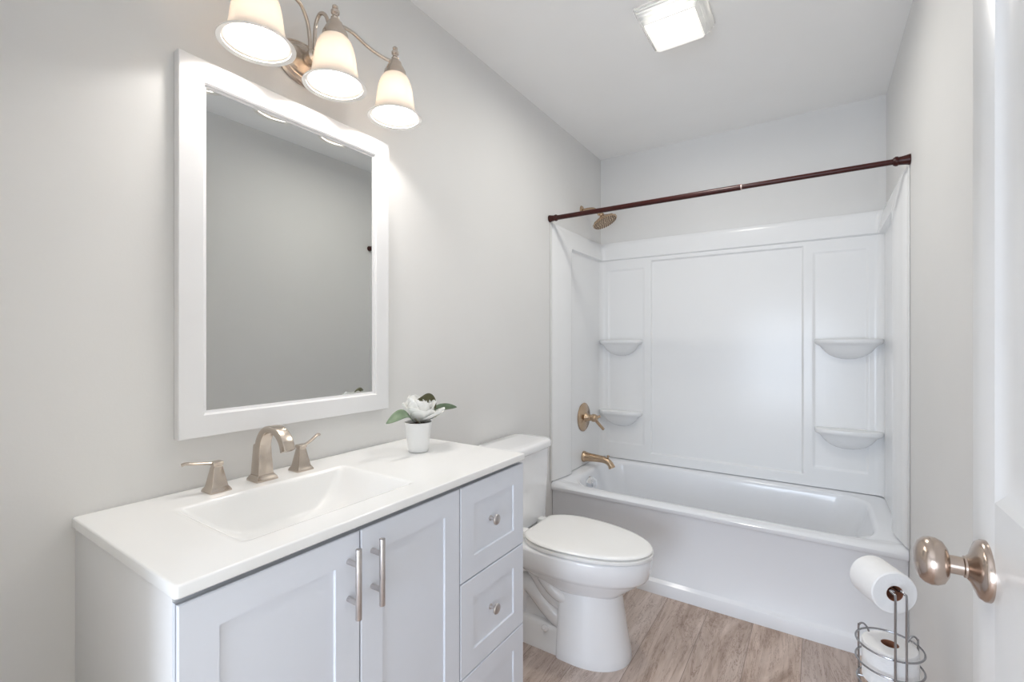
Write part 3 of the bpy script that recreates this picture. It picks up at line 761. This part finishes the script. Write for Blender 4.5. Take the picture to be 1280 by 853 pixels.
# ------------------------------------------------------------------ vanity light
def make_vanity_light():
    t = thing('vanity_light', (0, 0.672, 2.02), 'three-shade brushed nickel wall light above the mirror', 'wall light')
    yc, zc = 0.684, 2.025
    ell = lambda a, b, x: [(x, yc + a * math.cos(2 * PI * j / 48), zc + b * math.sin(2 * PI * j / 48)) for j in range(48)]
    MB().loft([ell(.086, .062, .0005), ell(.086, .062, .006), ell(.081, .057, .011), ell(.078, .054, .011), ell(.073, .049, .017), ell(.069, .045, .018), ell(.060, .037, .026), ell(.03, .02, .031), ell(.016, .014, .032)]).build('backplate', M['nickel'], t, smooth=30)
    MB().lathe([(.017, .028), (.017, .040), (.020, .043), (.020, .056), (.014, .062), (0, .063)], (0, yc, zc + .008), (1, 0, 0), 24).build('hub', M['nickel'], t)
    XS, ZR = 0.140, 1.926
    ys = (0.478, 0.688, 0.902)
    ztop = 2.104
    arms = [
        crv([(.048, .674, 2.03), (.050, .671, 2.075), (.055, .660, 2.118), (.066, .632, 2.146), (.082, .590, 2.140), (.104, .542, 2.116), (.125, .503, 2.100), (XS, .478, 2.098)], 8),
        crv([(.048, .686, 2.03), (.050, .686, 2.085), (.056, .686, 2.126), (.074, .687, 2.147), (.096, .688, 2.136), (.112, .688, 2.108), (XS - .01, .688, 2.098)], 8),
        crv([(.048, .696, 2.03), (.049, .702, 2.075), (.052, .718, 2.122), (.058, .748, 2.158), (.075, .792, 2.154), (.095, .836, 2.126), (.118, .876, 2.106), (XS, .902, 2.098)], 8)]
    for a in arms: MB().tube(a, 0.0052, 12).build('arm', M['nickel'], t)
    for y in ys:
        MB().lathe([(.012, .180), (.0125, .176), (.019, .171), (.021, .163), (.025, .157), (.0325, .142), (.0345, .131), (.0345, .128), (.030, .127)], (XS, y, ZR), n=32).build('shade_holder', M['nickel'], t, smooth=30)
        MB().lathe([(.0, .176), (.010, .176), (.0115, .184), (.0075, .189), (.0070, .193), (.0110, .197), (.0115, .203), (.0085, .207), (.0055, .208), (.0055, .2095), (.0078, .212), (.0078, .2165), (.004, .220), (.0, .2205)], (XS, y, ZR), n=20).build('finial', M['nickel'], t, smooth=30)
        P = [(.0300, .131), (.0360, .127), (.0425, .117), (.0480, .103), (.0520, .086), (.0550, .066), (.0575, .045), (.0605, .028), (.0650, .014), (.0705, .0065), (.0755, .0025)]
        inn = [(r - .0032, h + .0004) for r, h in reversed(P)]
        sh = MB().lathe(P + inn, (XS, y, ZR), n=48).build('shade', M['shade'], t, smooth=60)
        MB().lathe([(.0725, .0036), (.0770, .0024), (.0825, .0002), (.0835, -.0012), (.0825, -.0028), (.0770, -.0012), (.0725, .0004), (.0725, .0036)], (XS, y, ZR), n=48).build('shade_rim', M['rimglass'], sh, smooth=60)
        MB().lathe([(0, .020 + .045), (.012, .0675), (.021, .074), (.026, .084), (.024, .096), (.016, .110), (.013, .120), (.013, .128)], (XS, y, ZR), n=24).build('bulb', M['bulb'], t)
        l = bpy.data.lights.new('vanity_bulb_light', 'POINT'); l.energy = BULB_W; l.color = BULB_COL; l.shadow_soft_size = 0.033
        o = bpy.data.objects.new('vanity_bulb_light', l); COL.objects.link(o); o.parent = t
        o.location = Vector((XS, y, ZR + .078)) - ORG[t.name]
make_vanity_light()

# ------------------------------------------------------------------ ceiling light
def make_ceiling_light():
    cx, cy = 0.785, 1.703
    t = thing('ceiling_light', (cx, cy, H), 'square ribbed glass ceiling light with a lit frosted panel', 'ceiling light')
    MB().box(cx - .10, cx + .10, cy - .10, cy + .10, H - .012, H - .0005, .002).build('mounting_pan', M['trim'], t)
    sq = lambda h, z, r=.006: rrect(cx - h, cx + h, cy - h, cy + h, r, z, 3, 2)
    prof = [(.112, H - .004), (.121, H - .004), (.122, H - .011), (.1175, H - .013), (.1195, H - .019), (.1140, H - .022), (.1155, H - .029), (.1085, H - .033), (.1100, H - .040), (.1025, H - .045), (.1035, H - .052), (.0955, H - .058), (.0905, H - .062), (.0890, H - .058), (.104, H - .010)]
    MB().loft([sq(h, z) for h, z in prof], True, False, False).build('ribbed_rim', M['ribglass'], t, smooth=15)
    MB().loft([sq(.0885, H - .055), sq(.0900, H - .061), sq(.0890, H - .068, .010), sq(.0860, H - .071, .012), sq(.078, H - .0715, .012)], True, True, True).build('diffuser', M['panel'], t, smooth=40)
    l = bpy.data.lights.new('ceiling_lamp_light', 'AREA'); l.shape = 'SQUARE'; l.size = 0.145; l.energy = CEIL_W; l.color = CEIL_COL
    o = bpy.data.objects.new('ceiling_lamp_light', l); COL.objects.link(o); o.parent = t; o.location = (0, 0, -0.0735)
    l = bpy.data.lights.new('ceiling_lamp_glow', 'POINT'); l.energy = CEIL_W * 0.1; l.color = CEIL_COL; l.shadow_soft_size = 0.03
    o = bpy.data.objects.new('ceiling_lamp_glow', l); COL.objects.link(o); o.parent = t; o.location = (0, 0, -0.034)
make_ceiling_light()

# ------------------------------------------------------------------ toilet paper stand
def make_paper():
    bx, by = 1.391, 1.449
    t = thing('toilet_paper_holder', (bx, by, 0), 'chrome wire toilet paper stand with basket beside the right wall', 'toilet paper holder')
    r = 0.0024
    ring = lambda rad, z: [(bx + rad * math.cos(2 * PI * i / 48), by + rad * math.sin(2 * PI * i / 48), z) for i in range(48)]
    rb = 0.0705
    for z in (0.441, 0.392): MB().tube(ring(rb, z), r, 8, closed=True).build('basket_ring', M['wire'], t)
    fl = MB().tube(ring(rb - .003, 0.338), r, 8, closed=True)
    for a in (0, PI / 3, 2 * PI / 3): fl.tube([(bx + (rb - .003) * math.cos(a), by + (rb - .003) * math.sin(a), .338), (bx - (rb - .003) * math.cos(a), by - (rb - .003) * math.sin(a), .338)], r, 8)
    fl.build('basket_floor', M['wire'], t)
    for a in (math.radians(150), math.radians(30)):
        d = Vector((math.cos(a), math.sin(a), 0)); c = Vector((bx, by, 0))
        p = [c + d * rb + Vector((0, 0, .006)), c + d * rb + Vector((0, 0, .25)), c + d * (rb + .001) + Vector((0, 0, .435)), c + d * (rb - .001) + Vector((0, 0, .456)), c + d * (rb - .010) + Vector((0, 0, .464)), c + d * (rb - .020) + Vector((0, 0, .458)), c + d * (rb - .024) + Vector((0, 0, .449))]
        MB().tube(crv(p, 6), r, 8).build('upright', M['wire'], t)
    MB().tube(ring(rb, 0.004), r * 1.4, 8, closed=True).build('base_ring', M['wire'], t)
    # twin rods that hook over and run through the upper roll
    ax = Vector((-.44, .898, 0)).normalized(); sd = Vector((ax.y, -ax.x, 0))
    fc = Vector((1.399, 1.427, .587))
    for s in (-1, 1):
        q = fc - ax * .052 + sd * (s * .0125 - .018)
        f2 = fc - ax * .010 + sd * (s * .0075 - .002)
        zt = .598
        p = [Vector((q.x, q.y, .004)), Vector((q.x, q.y, .25)), Vector((q.x, q.y, .5)), q + Vector((0, 0, zt - .587)), q + ax * .006 + Vector((0, 0, zt + .009 - .587)), q + ax * .018 + Vector((0, 0, zt + .011 - .587)), f2 + ax * -.004 + Vector((0, 0, .0115)), f2 + ax * .012 + Vector((0, 0, .0095)), f2 + ax * .108 + Vector((0, 0, .0098))]
        MB().tube(crv(p, 6), r * 1.1, 8).build('rod', M['wire'], t)
    def roll(name, c, axd, R, rc, L, label):
        c = Vector(c); axd = Vector(axd)
        o = MB().lathe([(rc, 0), (R - .003, 0), (R, .003), (R, L - .003), (R - .003, L), (rc, L), (rc, 0)], c, axd, 56)
        rt = thing(name, tuple(c), label, 'toilet paper', 'rolls on the wire stand')
        o.build('paper', M['paper'], rt)
        MB().lathe([(rc - .0012, .0005), (rc + .0002, .0005), (rc + .0002, L - .0005), (rc - .0012, L - .0005), (rc - .0012, .0005)], c, axd, 40).build('cardboard_core', M['card'], rt)
    roll('toilet_paper_roll', fc - ax * .002, ax, .054, .020, .098, 'upper toilet paper roll hung sideways on the wire hook')
    roll('toilet_paper_roll', (bx + .002, by + .006, .3405), (0, 0, 1), .059, .019, .100, 'spare toilet paper roll standing upright in the wire basket')
make_paper()
